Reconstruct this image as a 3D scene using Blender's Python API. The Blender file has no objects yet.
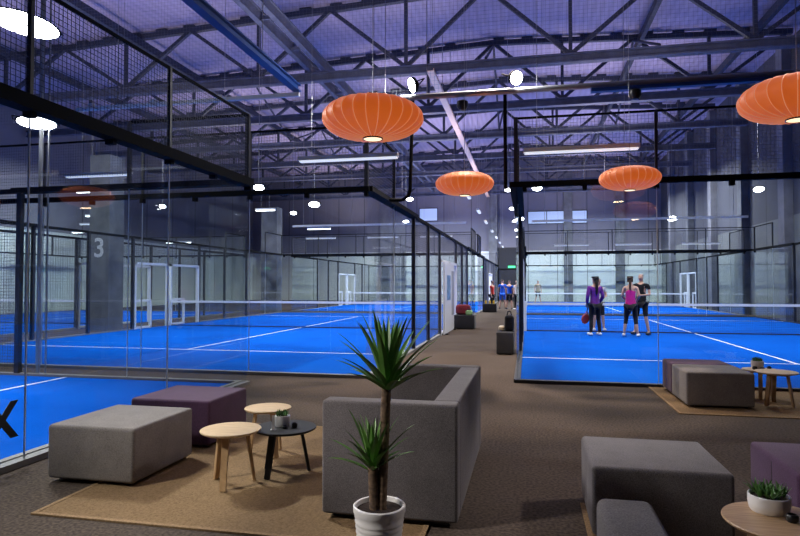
import bpy, bmesh, math, random
from mathutils import Vector, Matrix
random.seed(7)
PI = math.pi
sc = bpy.context.scene
C = sc.collection

# ------------------------------------------------------------------ helpers
class MB:
    def __init__(s): s.v = []; s.f = []; s.sm = False
    def box(s, x0, y0, z0, x1, y1, z1):
        b = len(s.v)
        s.v += [(x0,y0,z0),(x1,y0,z0),(x1,y1,z0),(x0,y1,z0),(x0,y0,z1),(x1,y0,z1),(x1,y1,z1),(x0,y1,z1)]
        s.f += [tuple(b+i for i in q) for q in ((0,3,2,1),(4,5,6,7),(0,1,5,4),(1,2,6,5),(2,3,7,6),(3,0,4,7))]
        return s
    def tube(s, p, q, r, n=8, r2=None, caps=True):
        p = Vector(p); q = Vector(q); d = (q-p)
        if d.length < 1e-6: return s
        d.normalize(); a = d.orthogonal().normalized(); c = d.cross(a)
        r2 = r if r2 is None else r2; b = len(s.v)
        for P, R in ((p, r), (q, r2)):
            for i in range(n):
                t = 2*PI*i/n + PI/n
                s.v.append(tuple(P + a*math.cos(t)*R + c*math.sin(t)*R))
        for i in range(n):
            j = (i+1) % n; s.f.append((b+i, b+j, b+n+j, b+n+i))
        if caps:
            s.f.append(tuple(b+i for i in reversed(range(n)))); s.f.append(tuple(b+n+i for i in range(n)))
        return s
    def path(s, pts, r, n=8):
        for a, b in zip(pts, pts[1:]): s.tube(a, b, r, n)
        return s
    def bar(s, p, q, w, h, up=(0,0,1)):
        p = Vector(p); q = Vector(q); d = (q-p).normalized(); up = Vector(up)
        a = d.cross(up)
        if a.length < 1e-4: a = Vector((1,0,0))
        a.normalize(); c = a.cross(d).normalized(); b = len(s.v)
        for P in (p, q):
            for i, j in ((-1,-1),(1,-1),(1,1),(-1,1)): s.v.append(tuple(P + a*i*w/2 + c*j*h/2))
        s.f += [tuple(b+i for i in t) for t in ((0,1,5,4),(1,2,6,5),(2,3,7,6),(3,0,4,7),(0,3,2,1),(4,5,6,7))]
        return s
    def lathe(s, prof, n=32, c=(0,0,0), flute=None):
        b = len(s.v); m = len(prof)
        for i in range(n):
            t = 2*PI*i/n; k = flute(i) if flute else 1
            for r, z in prof: s.v.append((c[0]+r*k*math.cos(t), c[1]+r*k*math.sin(t), c[2]+z))
        for i in range(n):
            j = (i+1) % n
            for k in range(m-1):
                s.f.append((b+i*m+k, b+j*m+k, b+j*m+k+1, b+i*m+k+1))
        s.sm = True
        return s
    def build(s, name, mat, parent=None, smooth=None, loc=None):
        me = bpy.data.meshes.new(name); me.from_pydata(s.v, [], s.f); me.update()
        bm = bmesh.new(); bm.from_mesh(me); bmesh.ops.remove_doubles(bm, verts=bm.verts, dist=1e-6) if s.sm else None
        bmesh.ops.recalc_face_normals(bm, faces=bm.faces); bm.to_mesh(me); bm.free()
        me.materials.append(mat)
        if smooth if smooth is not None else s.sm:
            me.polygons.foreach_set('use_smooth', [True]*len(me.polygons))
            try: me.set_sharp_from_angle(angle=math.radians(40))
            except Exception: pass
        o = bpy.data.objects.new(name, me); C.objects.link(o); o.parent = parent
        if loc: o.location = loc
        return o

def tag(o, label=None, cat=None, group=None, kind=None):
    if label: o['label'] = label
    if cat: o['category'] = cat
    if group: o['group'] = group
    if kind: o['kind'] = kind
    return o
def empty(name, loc=(0,0,0), rz=0):
    o = bpy.data.objects.new(name, None); C.objects.link(o); o.location = loc; o.rotation_euler = (0,0,rz)
    o.empty_display_size = .1
    return o
def text_mesh(name, body, size, extrude, m, parent, rot, loc, offset=0, align='LEFT'):
    cu = bpy.data.curves.new(name, 'FONT'); cu.body = body; cu.size = size; cu.extrude = extrude; cu.offset = offset; cu.align_x = align
    q = bpy.data.objects.new(name+'_tmp', cu); C.objects.link(q)
    me = bpy.data.meshes.new_from_object(q.evaluated_get(bpy.context.evaluated_depsgraph_get())); bpy.data.objects.remove(q)
    me.name = name; me.materials.clear(); me.materials.append(m)
    o = bpy.data.objects.new(name, me); C.objects.link(o); o.parent = parent; o.rotation_euler = rot; o.location = loc
    return o
def copy_tree(o, parent=None):
    kids = [k for k in bpy.data.objects if k.parent == o]
    c = o.copy(); C.objects.link(c); c.parent = parent
    for k in kids: copy_tree(k, c)
    return c
def rbox(name, mat, parent, x0,y0,z0,x1,y1,z1, r=.03, seg=4):
    bm = bmesh.new(); bmesh.ops.create_cube(bm, size=1)
    for v in bm.verts: v.co = Vector(((x0+x1)/2+v.co.x*(x1-x0), (y0+y1)/2+v.co.y*(y1-y0), (z0+z1)/2+v.co.z*(z1-z0)))
    bmesh.ops.bevel(bm, geom=bm.edges[:], offset=r, segments=seg, profile=.5, affect='EDGES')
    me = bpy.data.meshes.new(name); bm.to_mesh(me); bm.free(); me.materials.append(mat)
    me.polygons.foreach_set('use_smooth', [True]*len(me.polygons))
    try: me.set_sharp_from_angle(angle=math.radians(35))
    except Exception: pass
    o = bpy.data.objects.new(name, me); C.objects.link(o); o.parent = parent
    return o

# ------------------------------------------------------------------ materials
def L(c): return tuple(((x/12.92) if x <= .04045 else ((x+.055)/1.055)**2.4) for x in (c[0]/255, c[1]/255, c[2]/255)) + (1,)
def mat(name, col, rough=.6, metal=0, emit=None, es=0, noise=None, bump=None, spec=.5, sheen=0):
    m = bpy.data.materials.new(name); m.use_nodes = True; nt = m.node_tree; b = nt.nodes['Principled BSDF']
    b.inputs['Base Color'].default_value = col; b.inputs['Roughness'].default_value = rough
    b.inputs['Metallic'].default_value = metal; b.inputs['Specular IOR Level'].default_value = spec
    if sheen: b.inputs['Sheen Weight'].default_value = sheen
    if emit: b.inputs['Emission Color'].default_value = emit; b.inputs['Emission Strength'].default_value = es
    if noise or bump:
        tc = nt.nodes.new('ShaderNodeTexCoord')
    if noise:
        sc_, amt = noise[:2]
        n = nt.nodes.new('ShaderNodeTexNoise'); n.inputs['Scale'].default_value = sc_; n.inputs['Detail'].default_value = 6
        nt.links.new(tc.outputs['Object'], n.inputs['Vector'])
        r = nt.nodes.new('ShaderNodeValToRGB')
        r.color_ramp.elements[0].position = .3; r.color_ramp.elements[1].position = .7
        r.color_ramp.elements[0].color = tuple(x*(1-amt) for x in col[:3]) + (1,)
        r.color_ramp.elements[1].color = tuple(min(1, x*(1+amt)) for x in col[:3]) + (1,)
        nt.links.new(n.outputs['Fac'], r.inputs['Fac']); nt.links.new(r.outputs['Color'], b.inputs['Base Color'])
    if bump:
        n = nt.nodes.new('ShaderNodeTexNoise'); n.inputs['Scale'].default_value = bump[0]; n.inputs['Detail'].default_value = 4
        nt.links.new(tc.outputs['Object'], n.inputs['Vector'])
        bp = nt.nodes.new('ShaderNodeBump'); bp.inputs['Strength'].default_value = bump[1]; bp.inputs['Distance'].default_value = .01
        nt.links.new(n.outputs['Fac'], bp.inputs['Height']); nt.links.new(bp.outputs['Normal'], b.inputs['Normal'])
    return m
def weave(m, col, scale=190):
    nt = m.node_tree; b = nt.nodes['Principled BSDF']
    tc = nt.nodes.new('ShaderNodeTexCoord'); mp = nt.nodes.new('ShaderNodeMapping'); mp.inputs['Rotation'].default_value = (.3,.2,.1)
    nt.links.new(tc.outputs['Object'], mp.inputs['Vector'])
    n = nt.nodes.new('ShaderNodeTexNoise'); n.inputs['Scale'].default_value = scale; n.inputs['Detail'].default_value = 2
    nt.links.new(mp.outputs['Vector'], n.inputs['Vector'])
    n2 = nt.nodes.new('ShaderNodeTexNoise'); n2.inputs['Scale'].default_value = 5; n2.inputs['Detail'].default_value = 3
    nt.links.new(tc.outputs['Object'], n2.inputs['Vector'])
    ad = nt.nodes.new('ShaderNodeMath'); ad.operation = 'MULTIPLY_ADD'; ad.inputs[1].default_value = .3
    nt.links.new(n2.outputs['Fac'], ad.inputs[0]); nt.links.new(n.outputs['Fac'], ad.inputs[2])
    r = nt.nodes.new('ShaderNodeValToRGB'); r.color_ramp.elements[0].position = .4; r.color_ramp.elements[1].position = .9
    r.color_ramp.elements[0].color = tuple(x*.5 for x in col[:3]) + (1,); r.color_ramp.elements[1].color = tuple(min(1, x*1.5) for x in col[:3]) + (1,)
    nt.links.new(ad.outputs[0], r.inputs['Fac']); nt.links.new(r.outputs['Color'], b.inputs['Base Color'])
    bp = nt.nodes.new('ShaderNodeBump'); bp.inputs['Strength'].default_value = .25; bp.inputs['Distance'].default_value = .004
    nt.links.new(n.outputs['Fac'], bp.inputs['Height']); nt.links.new(bp.outputs['Normal'], b.inputs['Normal'])
    return m
def fabric(name, col): return weave(mat(name, col, .95, sheen=.15, spec=.2), col)

M = {}
M['black'] = mat('black_powder_coat', (.004,.005,.007,1), .8, spec=.12)
M['post'] = mat('dark_post', (.018,.02,.028,1), .5)
M['wire'] = mat('wire', (.13,.14,.17,1), .4)
M['wirelit'] = mat('galvanised_wire', (.07,.075,.09,1), .85)
M['steel'] = mat('steel', (.30,.31,.34,1), .4, .4)
M['kerb'] = mat('pale_kerb', (.20,.20,.20,1), .5)
M['truss'] = mat('truss_paint', (.03,.038,.07,1), .6)
M['truss_lite'] = mat('beam_paint', (.085,.10,.16,1), .55, noise=(3,.25))
M['bluebeam'] = mat('blue_beam', (.02,.07,.28,1), .45)
M['white'] = mat('white_paint', (.78,.80,.82,1), .4)
M['whiteline'] = mat('white_line', (.85,.87,.9,1), .8)
M['net'] = mat('net_black', (.02,.025,.05,1), .8)
M['tape'] = mat('net_tape', (.85,.86,.88,1), .7)
M['ply_l'] = mat('lamp_rib', (.85,.50,.34,1), .6, emit=(1,.40,.18,1), es=.40)
M['clothgrey'] = fabric('grey_fabric', (.17,.152,.145,1))
M['clothdark'] = fabric('charcoal_fabric', (.105,.095,.10,1))
M['clothpurple'] = fabric('purple_fabric', (.070,.034,.074,1))
M['plastic'] = mat('black_plastic', (.01,.01,.012,1), .3)
M['pot'] = mat('white_ceramic', (.88,.87,.86,1), .3)
M['soil'] = mat('soil', (.018,.008,.004,1), .95, noise=(60,.5), bump=(50,.6))
M['leaf'] = mat('yucca_leaf', (.10,.23,.045,1), .45, noise=(9,.4))
M['succ'] = mat('succulent_leaf', (.09,.22,.05,1), .5, noise=(30,.5))
M['bark'] = mat('trunk_bark', (.12,.075,.045,1), .85, noise=(40,.5), bump=(30,.8))
M['blackwood'] = mat('black_table', (.008,.009,.012,1), .55, spec=.3)
M['cardboard'] = mat('white_card', (.7,.7,.7,1), .6)
M['rack_red'] = mat('racket_red', (.5,.05,.03,1), .4)
M['rack_blk'] = mat('racket_black', (.02,.02,.025,1), .4)
M['glow'] = mat('lamp_lens', (1,1,1,1), .4, emit=(.95,.97,1,1), es=26)
M['glow2'] = mat('lamp_lens_soft', (1,1,1,1), .4, emit=(.95,.97,1,1), es=12)
M['tubeglow'] = mat('tube_lens', (1,1,1,1), .4, emit=(.85,.92,1,1), es=.75)
M['window'] = mat('bright_window', (.5,.6,.8,1), .2, emit=(.45,.60,.95,1), es=.5)
M['exit'] = mat('exit_green', (.02,.5,.15,1), .4, emit=(.1,.9,.35,1), es=1.5)
M['warmglow'] = mat('warm_bulb', (1,.9,.7,1), .5, emit=(1,.72,.4,1), es=1.6)
M['tray'] = mat('cable_tray', (.85,.62,.50,1), .5)  # orange lamplight on the tray is put into its base colour
M['orange_door'] = mat('orange_sign', (.6,.12,.03,1), .5)

def wood(name, c1, c2):
    m = mat(name, c1, .42); nt = m.node_tree; b = nt.nodes['Principled BSDF']
    tc = nt.nodes.new('ShaderNodeTexCoord'); mp = nt.nodes.new('ShaderNodeMapping'); mp.inputs['Scale'].default_value = (2,26,4)
    n = nt.nodes.new('ShaderNodeTexNoise'); n.inputs['Scale'].default_value = 3; n.inputs['Detail'].default_value = 6
    r = nt.nodes.new('ShaderNodeValToRGB'); r.color_ramp.elements[0].color = c1; r.color_ramp.elements[1].color = c2
    r.color_ramp.elements[0].position = .35; r.color_ramp.elements[1].position = .65
    nt.links.new(tc.outputs['Object'], mp.inputs['Vector']); nt.links.new(mp.outputs['Vector'], n.inputs['Vector'])
    nt.links.new(n.outputs['Fac'], r.inputs['Fac']); nt.links.new(r.outputs['Color'], b.inputs['Base Color'])
    return m
M['birch'] = wood('birch_wood', (.52,.37,.21,1), (.68,.51,.32,1))
M['oak'] = wood('oak_leg', (.36,.22,.11,1), (.50,.33,.18,1))

def glass_mat(name, tint, k=.05, k2=.75):
    m = bpy.data.materials.new(name); m.use_nodes = True; nt = m.node_tree; nt.nodes.clear()
    out = nt.nodes.new('ShaderNodeOutputMaterial'); mx = nt.nodes.new('ShaderNodeMixShader')
    tr = nt.nodes.new('ShaderNodeBsdfTransparent'); tr.inputs['Color'].default_value = tint
    gl = nt.nodes.new('ShaderNodeBsdfGlossy'); gl.inputs['Roughness'].default_value = .02
    lw = nt.nodes.new('ShaderNodeLayerWeight'); lw.inputs['Blend'].default_value = .5
    pw = nt.nodes.new('ShaderNodeMath'); pw.operation = 'POWER'; pw.inputs[1].default_value = 4.5
    ma = nt.nodes.new('ShaderNodeMath'); ma.operation = 'MULTIPLY_ADD'; ma.inputs[1].default_value = k2; ma.inputs[2].default_value = k
    nt.links.new(lw.outputs['Facing'], pw.inputs[0]); nt.links.new(pw.outputs[0], ma.inputs[0]); nt.links.new(ma.outputs[0], mx.inputs['Fac'])
    nt.links.new(tr.outputs[0], mx.inputs[1]); nt.links.new(gl.outputs[0], mx.inputs[2]); nt.links.new(mx.outputs[0], out.inputs['Surface'])
    return m
M['glass'] = glass_mat('court_glass', (.955,.975,.97,1), .035, .45)
M['glassedge'] = mat('glass_seam', (.62,.68,.70,1), .3)

def turf():
    m = mat('blue_turf', (.004,.13,.75,1), .9, spec=.02); nt = m.node_tree; b = nt.nodes['Principled BSDF']
    tc = nt.nodes.new('ShaderNodeTexCoord'); n = nt.nodes.new('ShaderNodeTexNoise'); n.inputs['Scale'].default_value = .6; n.inputs['Detail'].default_value = 5
    n2 = nt.nodes.new('ShaderNodeTexNoise'); n2.inputs['Scale'].default_value = 150; n2.inputs['Detail'].default_value = 2
    ad = nt.nodes.new('ShaderNodeMath'); ad.operation = 'ADD'
    r = nt.nodes.new('ShaderNodeValToRGB'); r.color_ramp.elements[0].position = .7; r.color_ramp.elements[1].position = 1.3 if False else 1.0
    r.color_ramp.elements[0].color = (.0008,.055,.34,1); r.color_ramp.elements[1].color = (.001,.095,.52,1)
    for q in (n, n2): nt.links.new(tc.outputs['Object'], q.inputs['Vector'])
    nt.links.new(n.outputs['Fac'], ad.inputs[0]); nt.links.new(n2.outputs['Fac'], ad.inputs[1]); nt.links.new(ad.outputs[0], r.inputs['Fac'])
    nt.links.new(r.outputs['Color'], b.inputs['Base Color'])
    return m
M['turf'] = turf()

def carpet(name, c, sc_=45):
    m = mat(name, c, .95, spec=.15); nt = m.node_tree; b = nt.nodes['Principled BSDF']
    tc = nt.nodes.new('ShaderNodeTexCoord')
    n = nt.nodes.new('ShaderNodeTexNoise'); n.inputs['Scale'].default_value = sc_; n.inputs['Detail'].default_value = 3
    n2 = nt.nodes.new('ShaderNodeTexNoise'); n2.inputs['Scale'].default_value = .9; n2.inputs['Detail'].default_value = 4
    for q in (n, n2): nt.links.new(tc.outputs['Object'], q.inputs['Vector'])
    ad = nt.nodes.new('ShaderNodeMath'); ad.operation = 'MULTIPLY_ADD'; ad.inputs[1].default_value = .2
    nt.links.new(n2.outputs['Fac'], ad.inputs[0]); nt.links.new(n.outputs['Fac'], ad.inputs[2])
    r = nt.nodes.new('ShaderNodeValToRGB'); r.color_ramp.elements[0].position = .45; r.color_ramp.elements[1].position = .75
    r.color_ramp.elements[0].color = tuple(x*.6 for x in c[:3]) + (1,); r.color_ramp.elements[1].color = tuple(x*1.4 for x in c[:3]) + (1,)
    nt.links.new(ad.outputs[0], r.inputs['Fac']); nt.links.new(r.outputs['Color'], b.inputs['Base Color'])
    bp = nt.nodes.new('ShaderNodeBump'); bp.inputs['Strength'].default_value = .3; bp.inputs['Distance'].default_value = .005
    nt.links.new(n.outputs['Fac'], bp.inputs['Height']); nt.links.new(bp.outputs['Normal'], b.inputs['Normal'])
    return m
M['carpet'] = carpet('brown_grey_carpet', (.070,.053,.042,1))
def jute(name, c):
    m = mat(name, c, .95, spec=.1); nt = m.node_tree; b = nt.nodes['Principled BSDF']
    tc = nt.nodes.new('ShaderNodeTexCoord')
    w = nt.nodes.new('ShaderNodeTexWave'); w.inputs['Scale'].default_value = 38; w.inputs['Distortion'].default_value = 2.5; w.inputs['Detail'].default_value = 3; w.inputs['Detail Scale'].default_value = 6
    n = nt.nodes.new('ShaderNodeTexNoise'); n.inputs['Scale'].default_value = 70
    for q in (w, n): nt.links.new(tc.outputs['Object'], q.inputs['Vector'])
    ad = nt.nodes.new('ShaderNodeMath'); ad.operation = 'MULTIPLY_ADD'; ad.inputs[1].default_value = .35
    nt.links.new(w.outputs['Fac'], ad.inputs[0]); nt.links.new(n.outputs['Fac'], ad.inputs[2])
    r = nt.nodes.new('ShaderNodeValToRGB'); r.color_ramp.elements[0].position = .35; r.color_ramp.elements[1].position = .95
    r.color_ramp.elements[0].color = tuple(x*.6 for x in c[:3]) + (1,); r.color_ramp.elements[1].color = tuple(x*1.35 for x in c[:3]) + (1,)
    nt.links.new(ad.outputs[0], r.inputs['Fac']); nt.links.new(r.outputs['Color'], b.inputs['Base Color'])
    bp = nt.nodes.new('ShaderNodeBump'); bp.inputs['Strength'].default_value = .5; bp.inputs['Distance'].default_value = .006
    nt.links.new(ad.outputs[0], bp.inputs['Height']); nt.links.new(bp.outputs['Normal'], b.inputs['Normal'])
    return m
M['jute'] = jute('jute_rug', (.20,.130,.070,1))

def wallmat(name, low, high, zsplit, seam=2.4, axis=0):
    m = mat(name, high, .75); nt = m.node_tree; b = nt.nodes['Principled BSDF']
    tc = nt.nodes.new('ShaderNodeTexCoord'); sp = nt.nodes.new('ShaderNodeSeparateXYZ'); nt.links.new(tc.outputs['Object'], sp.inputs[0])
    gt = nt.nodes.new('ShaderNodeMath'); gt.operation = 'GREATER_THAN'; gt.inputs[1].default_value = zsplit; nt.links.new(sp.outputs['Z'], gt.inputs[0])
    n = nt.nodes.new('ShaderNodeTexNoise'); n.inputs['Scale'].default_value = .5; n.inputs['Detail'].default_value = 6; nt.links.new(tc.outputs['Object'], n.inputs['Vector'])
    mx = nt.nodes.new('ShaderNodeMix'); mx.data_type = 'RGBA'; nt.links.new(gt.outputs[0], mx.inputs[0]); mx.inputs[6].default_value = low; mx.inputs[7].default_value = high
    # panel seams
    md = nt.nodes.new('ShaderNodeMath'); md.operation = 'FRACT'; dv = nt.nodes.new('ShaderNodeMath'); dv.operation = 'DIVIDE'; dv.inputs[1].default_value = seam
    nt.links.new(sp.outputs[axis], dv.inputs[0]); nt.links.new(dv.outputs[0], md.inputs[0])
    lt = nt.nodes.new('ShaderNodeMath'); lt.operation = 'LESS_THAN'; lt.inputs[1].default_value = .03; nt.links.new(md.outputs[0], lt.inputs[0])
    mr = nt.nodes.new('ShaderNodeMapRange'); mr.inputs[3].default_value = .75; mr.inputs[4].default_value = 1.15; nt.links.new(n.outputs['Fac'], mr.inputs[0])
    sb = nt.nodes.new('ShaderNodeMath'); sb.operation = 'MULTIPLY_ADD'; sb.inputs[1].default_value = -.5; nt.links.new(lt.outputs[0], sb.inputs[0]); nt.links.new(mr.outputs[0], sb.inputs[2])
    vm = nt.nodes.new('ShaderNodeVectorMath'); vm.operation = 'SCALE'; nt.links.new(mx.outputs[2], vm.inputs[0]); nt.links.new(sb.outputs[0], vm.inputs['Scale'])
    nt.links.new(vm.outputs[0], b.inputs['Base Color'])
    return m
M['wallfar'] = wallmat('far_wall_paint', (.80,.86,.84,1), (.20,.20,.25,1), 4.3)
M['wallleft'] = wallmat('left_wall_paint', (.72,.80,.77,1), (.19,.195,.24,1), 4.3, 3.0, 1)
M['wallright'] = wallmat('right_wall_concrete', (.17,.185,.19,1), (.07,.075,.10,1), 4.3, 2.5, 1)
M['concrete'] = mat('grey_concrete', (.15,.16,.18,1), .85, noise=(2,.3))
M['concretelight'] = mat('pale_concrete', (.17,.175,.21,1), .85, noise=(2,.2))

def deck():
    m = mat('roof_deck', (.3,.28,.5,1), .6); nt = m.node_tree; b = nt.nodes['Principled BSDF']
    tc = nt.nodes.new('ShaderNodeTexCoord')
    w = nt.nodes.new('ShaderNodeTexWave'); w.bands_direction = 'X'; w.inputs['Scale'].default_value = 1.0; w.inputs['Distortion'].default_value = 0
    n = nt.nodes.new('ShaderNodeTexNoise'); n.inputs['Scale'].default_value = .25; n.inputs['Detail'].default_value = 3
    for q in (w, n): nt.links.new(tc.outputs['Object'], q.inputs['Vector'])
    r = nt.nodes.new('ShaderNodeValToRGB'); r.color_ramp.elements[0].position = .35; r.color_ramp.elements[1].position = .65
    r.color_ramp.elements[0].color = (.33,.30,.46,1); r.color_ramp.elements[1].color = (.46,.40,.55,1)
    nt.links.new(n.outputs['Fac'], r.inputs['Fac'])
    mr = nt.nodes.new('ShaderNodeMapRange'); mr.inputs[3].default_value = .9; mr.inputs[4].default_value = 1.03; nt.links.new(w.outputs['Fac'], mr.inputs[0])
    vm = nt.nodes.new('ShaderNodeVectorMath'); vm.operation = 'SCALE'; nt.links.new(r.outputs['Color'], vm.inputs[0]); nt.links.new(mr.outputs[0], vm.inputs['Scale'])
    nt.links.new(vm.outputs[0], b.inputs['Base Color'])
    bp = nt.nodes.new('ShaderNodeBump'); bp.inputs['Strength'].default_value = .15; bp.inputs['Distance'].default_value = .04
    nt.links.new(w.outputs['Fac'], bp.inputs['Height']); nt.links.new(bp.outputs['Normal'], b.inputs['Normal'])
    return m
M['deck'] = deck()

def shade_mat():
    m = bpy.data.materials.new('orange_lamp_shade'); m.use_nodes = True; nt = m.node_tree; b = nt.nodes['Principled BSDF']
    b.inputs['Base Color'].default_value = (.80,.27,.09,1); b.inputs['Roughness'].default_value = .55
    b.inputs['Emission Color'].default_value = (1,.17,.02,1); b.inputs['Emission Strength'].default_value = .44
    b.inputs['Sheen Weight'].default_value = .2
    return m
M['shade'] = shade_mat()

# ------------------------------------------------------------------ camera
cd = bpy.data.cameras.new('camera'); cam = bpy.data.objects.new('camera', cd); C.objects.link(cam)
cd.sensor_width = 36; cd.lens = 27.0; cd.clip_end = 200
cam.location = (0, 0, 1.485); cam.rotation_euler = (PI/2 + math.atan(16/600), 0, math.radians(12.04))
sc.camera = cam

# ------------------------------------------------------------------ shell
XL, XR, YF, YB = -25.2, 10.6, 52.0, -7.0
tag(MB().box(XL, YB, -.2, XR, YF, 0).build('floor', M['carpet']), kind='structure')
tag(MB().box(XL, YF, 0, XR, YF+.3, 12.4).build('wall_far', M['wallfar']), kind='structure')
tag(MB().box(XL-.3, YB, 0, XL, YF+.3, 12.4).build('wall_left', M['wallleft']), kind='structure')
tag(MB().box(XR, YB, 0, XR+.3, YF+.3, 12.4).build('wall_right', M['wallright']), kind='structure')
RZ, XRG, PITCH = 12.0, -1.4, .045
def roofz(x): return RZ - PITCH*abs(x-XRG)
b = MB()
for xa, xb in ((XL-.3, XRG), (XRG, XR+.3)):
    k = len(b.v)
    for x in (xa, xb):
        for y in (YB, YF+.3):
            b.v.append((x, y, roofz(x)+.12)); b.v.append((x, y, roofz(x)+.3))
    b.f += [tuple(k+i for i in q) for q in ((0,2,6,4),(1,5,7,3),(0,1,3,2),(4,6,7,5),(0,4,5,1),(2,3,7,6))]
tag(b.build('ceiling', M['deck']), kind='structure')

# pilasters of the right wall, each one a thing
for i, y in enumerate((12.5, 17.5, 22.5, 27.5, 32.5, 37.5, 42.5, 47.5)):
    o = MB().box(XR-.35, y-.3, 0, XR, y+.3, roofz(XR)).build('trim_right', M['concretelight' if i % 2 else 'concrete'])
    tag(o, kind='structure')
for x in (-9.9,):
    tag(MB().box(x-2.9, YF-.5, 0, x-.6, YF, 11.6).build('trim_far', M['concretelight']), kind='structure')
for x in (-2.9, 3.3, 7.4):
    tag(MB().box(x-.35, YF-.3, 0, x+.35, YF, 11.6).build('trim_far', M['concrete']), kind='structure')
# bright windows in the far wall
for k, (x0, x1, z0, z1) in enumerate(((-9.3,-7.75,7.05,8.1), (.05,1.55,6.6,7.6), (1.6,3.15,6.6,7.6), (3.2,4.8,6.6,7.6))):
    w = empty('window_%d' % (k+1), ((x0+x1)/2, YF, z0)); tag(w, kind='structure')
    hw = (x1-x0)/2; h = z1-z0
    MB().box(-hw, -.04, 0, hw, -.01, h).build('pane', M['window'], w)
    f = MB()
    f.box(-hw-.05,-.08,-.05,hw+.05,-.0,0).box(-hw-.05,-.08,h,hw+.05,0,h+.05).box(-hw-.05,-.08,0,-hw,0,h).box(hw,-.08,0,hw+.05,0,h)
    f.build('window_frame', M['truss'], w)

# ------------------------------------------------------------------ roof trusses
def truss(y, label):
    t = empty('roof_truss', (0, y, 9)); tag(t, label, 'roof truss', 'steel trusses under the hall roof')
    x0, x1 = XL+.1, XR-.4
    b = MB()
    for a, c in ((x0, XRG), (XRG, x1)):
        b.bar((a,0,roofz(a)-9-.08), (c,0,roofz(c)-9-.08), .2, .2)
        for k in range(int((c-a)/1.2)):
            xx = a+k*1.2; b.box(xx, -.12, roofz(xx)-9, xx+.45, .12, roofz(xx)-8.9)
    b.build('top_chord', M['truss'], t)
    b = MB(); b.box(x0, -.14, 0, x1, .14, .06).box(x0, -.14, .26, x1, .14, .32).box(x0, -.05, .05, x1, .05, .27)
    b.build('bottom_chord', M['truss_lite'], t)
    nodes = [-4.26+5.72*k for k in range(-3, 3)]
    for k, xn in enumerate(nodes):
        if x0 < xn < x1: MB().bar((xn,0,.3),(xn,0,roofz(xn)-9.1),.12,.12,(0,1,0)).build('vertical_strut', M['truss'], t)
        for s in (-1, 1):
            xm = xn + s*2.86
            if x0-.5 < xm < x1+.5:
                xm = min(max(xm, x0), x1)
                MB().bar((xn,0,.3),(xm,0,roofz(xm)-9.1),.13,.13,(0,1,0)).build('diagonal_strut', M['truss'], t)
tl = ['nearest roof truss to the camera, broad lower beam crossing above the orange lamps', 'second roof truss behind the broad nearest beam',
 'third roof truss counted away from the camera', 'fourth roof truss counted away from the camera', 'fifth roof truss counted away from the camera',
 'roof truss next to last before the far wall', 'last roof truss directly before the far wall']
for y, l in zip((21, 26, 31, 36, 41, 46, 50.5), tl): truss(y, l)
# longitudinal roof beams
t = empty('roof_girder', (-7.6, 0, 9.35)); tag(t, 'long double steel girder running away under the left half of the roof', 'girder')
for s in (-.28, .28):
    MB().box(s-.09, 6, 0, s+.09, 51, .03).box(s-.03, 6, .03, s+.03, 51, .35).box(s-.09, 6, .35, s+.09, 51, .38).build('i_beam', M['truss_lite'], t)
for k in range(18): MB().box(-.28, 7+k*2.4, .1, .28, 7.1+k*2.4, .2).build('cross_tie', M['truss_lite'], t)
for x, l in ((-20.5,'roof purlin near the left wall of the hall'), (-15.0,'roof purlin high over the left courts'), (4.5,'roof purlin above the right hand court'), (8.6,'roof purlin nearest the right wall')):
    o = MB().box(x-.08, 12, roofz(x)-.5, x+.08, YF, roofz(x)-.2).build('purlin', M['truss']); tag(o, l, 'purlin', 'long purlins under the roof deck')
for y, yl in ((21,'nearest'), (31,'middle'), (41,'farthest')):
    for x, xl in ((-12.8,'left'), (-1.4,'centre'), (4.3,'right')):
        b = MB(); b.tube((x,y,9.4),(x,y+5,roofz(x)-.2),.05,6); b.tube((x,y+(10 if y<41 else 9.3),9.4),(x,y+5,roofz(x)-.2),.05,6)
        tag(b.build('roof_brace', M['truss']), 'pair of slanting brace rods under the %s part of the roof, %s bay' % (xl, yl), 'brace', 'brace rods between the trusses')

# cable tray
t = empty('cable_tray', (-3.3, 20.5, 8.9)); tag(t, 'long pale cable tray with orange lamplight painted in, running under the roof along the corridor', 'cable tray')
MB().box(-.13, 0, 0, .13, 31, .03).box(-.13,0,.03,-.11,31,.10).box(.11,0,.03,.13,31,.10).build('tray_channel', M['tray'], t)
b = MB()
for k in range(12): b.tube((0, .5+k*2.6, .1), (0, .5+k*2.6, 2.9), .012, 5)
b.build('hanger', M['steel'], t)

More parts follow.
